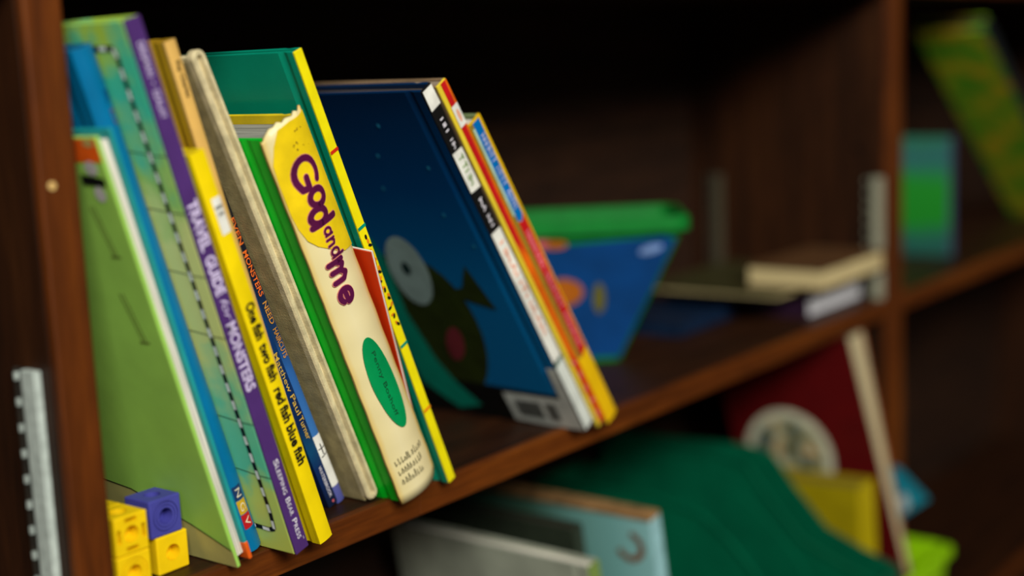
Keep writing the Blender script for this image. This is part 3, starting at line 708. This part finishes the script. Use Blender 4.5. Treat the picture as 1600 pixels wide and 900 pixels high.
def mag_file(label, x0, x1, prof, yb):
    o = thing('magazine_file', label, 'magazine file', (x0, 0, ZL + .0003), (0, 0, 0), 'green magazine files on the lower shelf')
    t_ = x1 - x0; pf = [(y, z - ZL) for y, z in prof]
    side = [(yb, .0)] + [(yb, pf[0][1])] + pf + [(pf[-1][0], 0)]
    prism('side_panel', side, 0, .0022, gfile, o, 'vw', 0); prism('side_panel', side, t_ - .0022, t_, gfile, o, 'vw', 0)
    box('back_panel', .0022, t_ - .0022, yb - .002, yb, 0, pf[0][1], gfile, o)
    box('bottom', .0022, t_ - .0022, pf[-1][0], yb - .002, 0, .002, gfile, o)
    box('front_panel', .0022, t_ - .0022, pf[-1][0], pf[-1][0] + .002, 0, pf[-1][1], gfile, o)
    bm = bmesh.new()
    for a, b in zip([(yb, pf[0][1])] + pf, pf):
        add_prism(bm, [(a[0], a[1]), (b[0], b[1]), (b[0], b[1] + .003), (a[0], a[1] + .003)], -.0014, .0030, 'vw')
    mesh_obj('rolled_edge', bm, gfile, o)
    return o
mag_file('emerald green plastic magazine file with low sloping side, next to the teal book', .620, .690, [(.160, -.131), (.080, -.128), (.030, -.137), (.005, -.155), (-.020, -.180), (-.045, -.215)], .205)
mag_file('emerald green plastic magazine file with taller side, in front of the red book', .728, .778, [(.168, -.122), (.070, -.118), (.044, -.124), (.022, -.152), (-.010, -.186), (-.045, -.200), (-.080, -.211)], .205)
# lime bin with red book, note book and cyan card
lb = thing('storage_bin', 'lime green plastic bin sticking out at the end of the lower shelf', 'bin', (.860, .026, ZL + .0003))
lime = M('lime_plastic', (140, 196, 10), .35, .06, 60, .2)
def LS(k, ins=0): return rrect(0, 0, .118 + .018 * k - ins, .180 + .016 * k - ins, .014)
loft('tub', [(LS(0), 0), (LS(1), .078), (LS(1, .005), .078), (LS(0, .005), .003)], lime, lb)
bm = bmesh.new()
secs = [(LS(1, -.001), .070), (LS(1, -.008), .072), (LS(1, -.008), .079), (LS(1, .002), .081), (LS(1, .004), .070)]
rows = [[bm.verts.new((p[0], p[1], z)) for p in poly] for poly, z in secs]; n = len(rows[0])
for a, b in zip(rows, rows[1:] + rows[:1]):
    for i in range(n): bm.faces.new((a[i], a[(i+1) % n], b[(i+1) % n], b[i]))
mesh_obj('rim', bm, lime, lb)
b33 = book_root('picture_book', 'dark red book with round illustrated badge, standing in the lime bin', .8815, -.0488, 6.0, ZL + .0395, -11.5, group=GL)
rd = M('dark_red_card', (84, 8, 10), .45, .08, 30, .1)
board('front_cover', 0, .0022, 0, .15, .262, rd, b33)
prism('pages', [(.0023, .004), (.0130, .004), (.0380, .258), (.0023, .258)], .0035, .146, pg_cream, b33, 'uw')
prism('back_cover', [(.0131, 0), (.0153, 0), (.0405, .262), (.0383, .262)], .0025, .15, M('tan_red_card', (150, 84, 50), .5), b33, 'uw')
prism('spine', [(0, 0), (.0153, 0), (.0405, .262), (0, .262)], .150, .152, rd, b33, 'uw')
cover_patch('badge', [ell(.0935, .1470, .0480, .0500, 0, 44)], M('badge_white', (196, 196, 170), .5), b33, .0004)
cover_patch('badge_picture', [ell(.0935, .1470, .0390, .0410, 0, 40)], blotch('badge_picture_print', [(.35, (40, 76, 86)), (.48, (120, 110, 60)), (.6, (170, 176, 150)), (.7, (180, 120, 40))], 55), b33, .0007)
b34 = book_root('notebook', 'small thick yellow notebook standing in the lime bin before the red book', .8070, -.0350, 1.0, ZL + .0085, -2.0, group=GL)
nb = M('yellow_notebook_card', (150, 134, 6), .45, .06, 40)
hardback(b34, .1560, .0360, .110, nb, M('yellow_notebook_spine', (176, 156, 10), .45, .05, 40), .0020, 0, None, pages=paper_block('yellow_page_edges', (140, 122, 30)))
for k in range(10): cover_patch('printed_line', [[(.012, .140 - k*.0055), (.098, .140 - k*.0055), (.098, .1408 - k*.0055), (.012, .1408 - k*.0055)]], M('ochre_ink', (140, 124, 6), .5), b34, .0004)
b35 = thing('card', 'pale-edged cyan card poking out at the right of the lime bin', 'card', (.9120, -.0580, ZL + .0085), (R(-3), R(-1), 0))
prism('card_sheet', [(.030, .0), (.070, .0), (.070, .150), (.026, .150), (-.004, .120), (.026, .098)], 0, .0016, M('cyan_card', (20, 120, 140), .45, .08, 50), b35, 'vw')
prism('pale_edge', [(.016, .112), (.022, .104), (.030, .118), (.020, .124)], -.0004, 0, M('pale_grey_print', (170, 180, 180), .5), b35, 'vw')
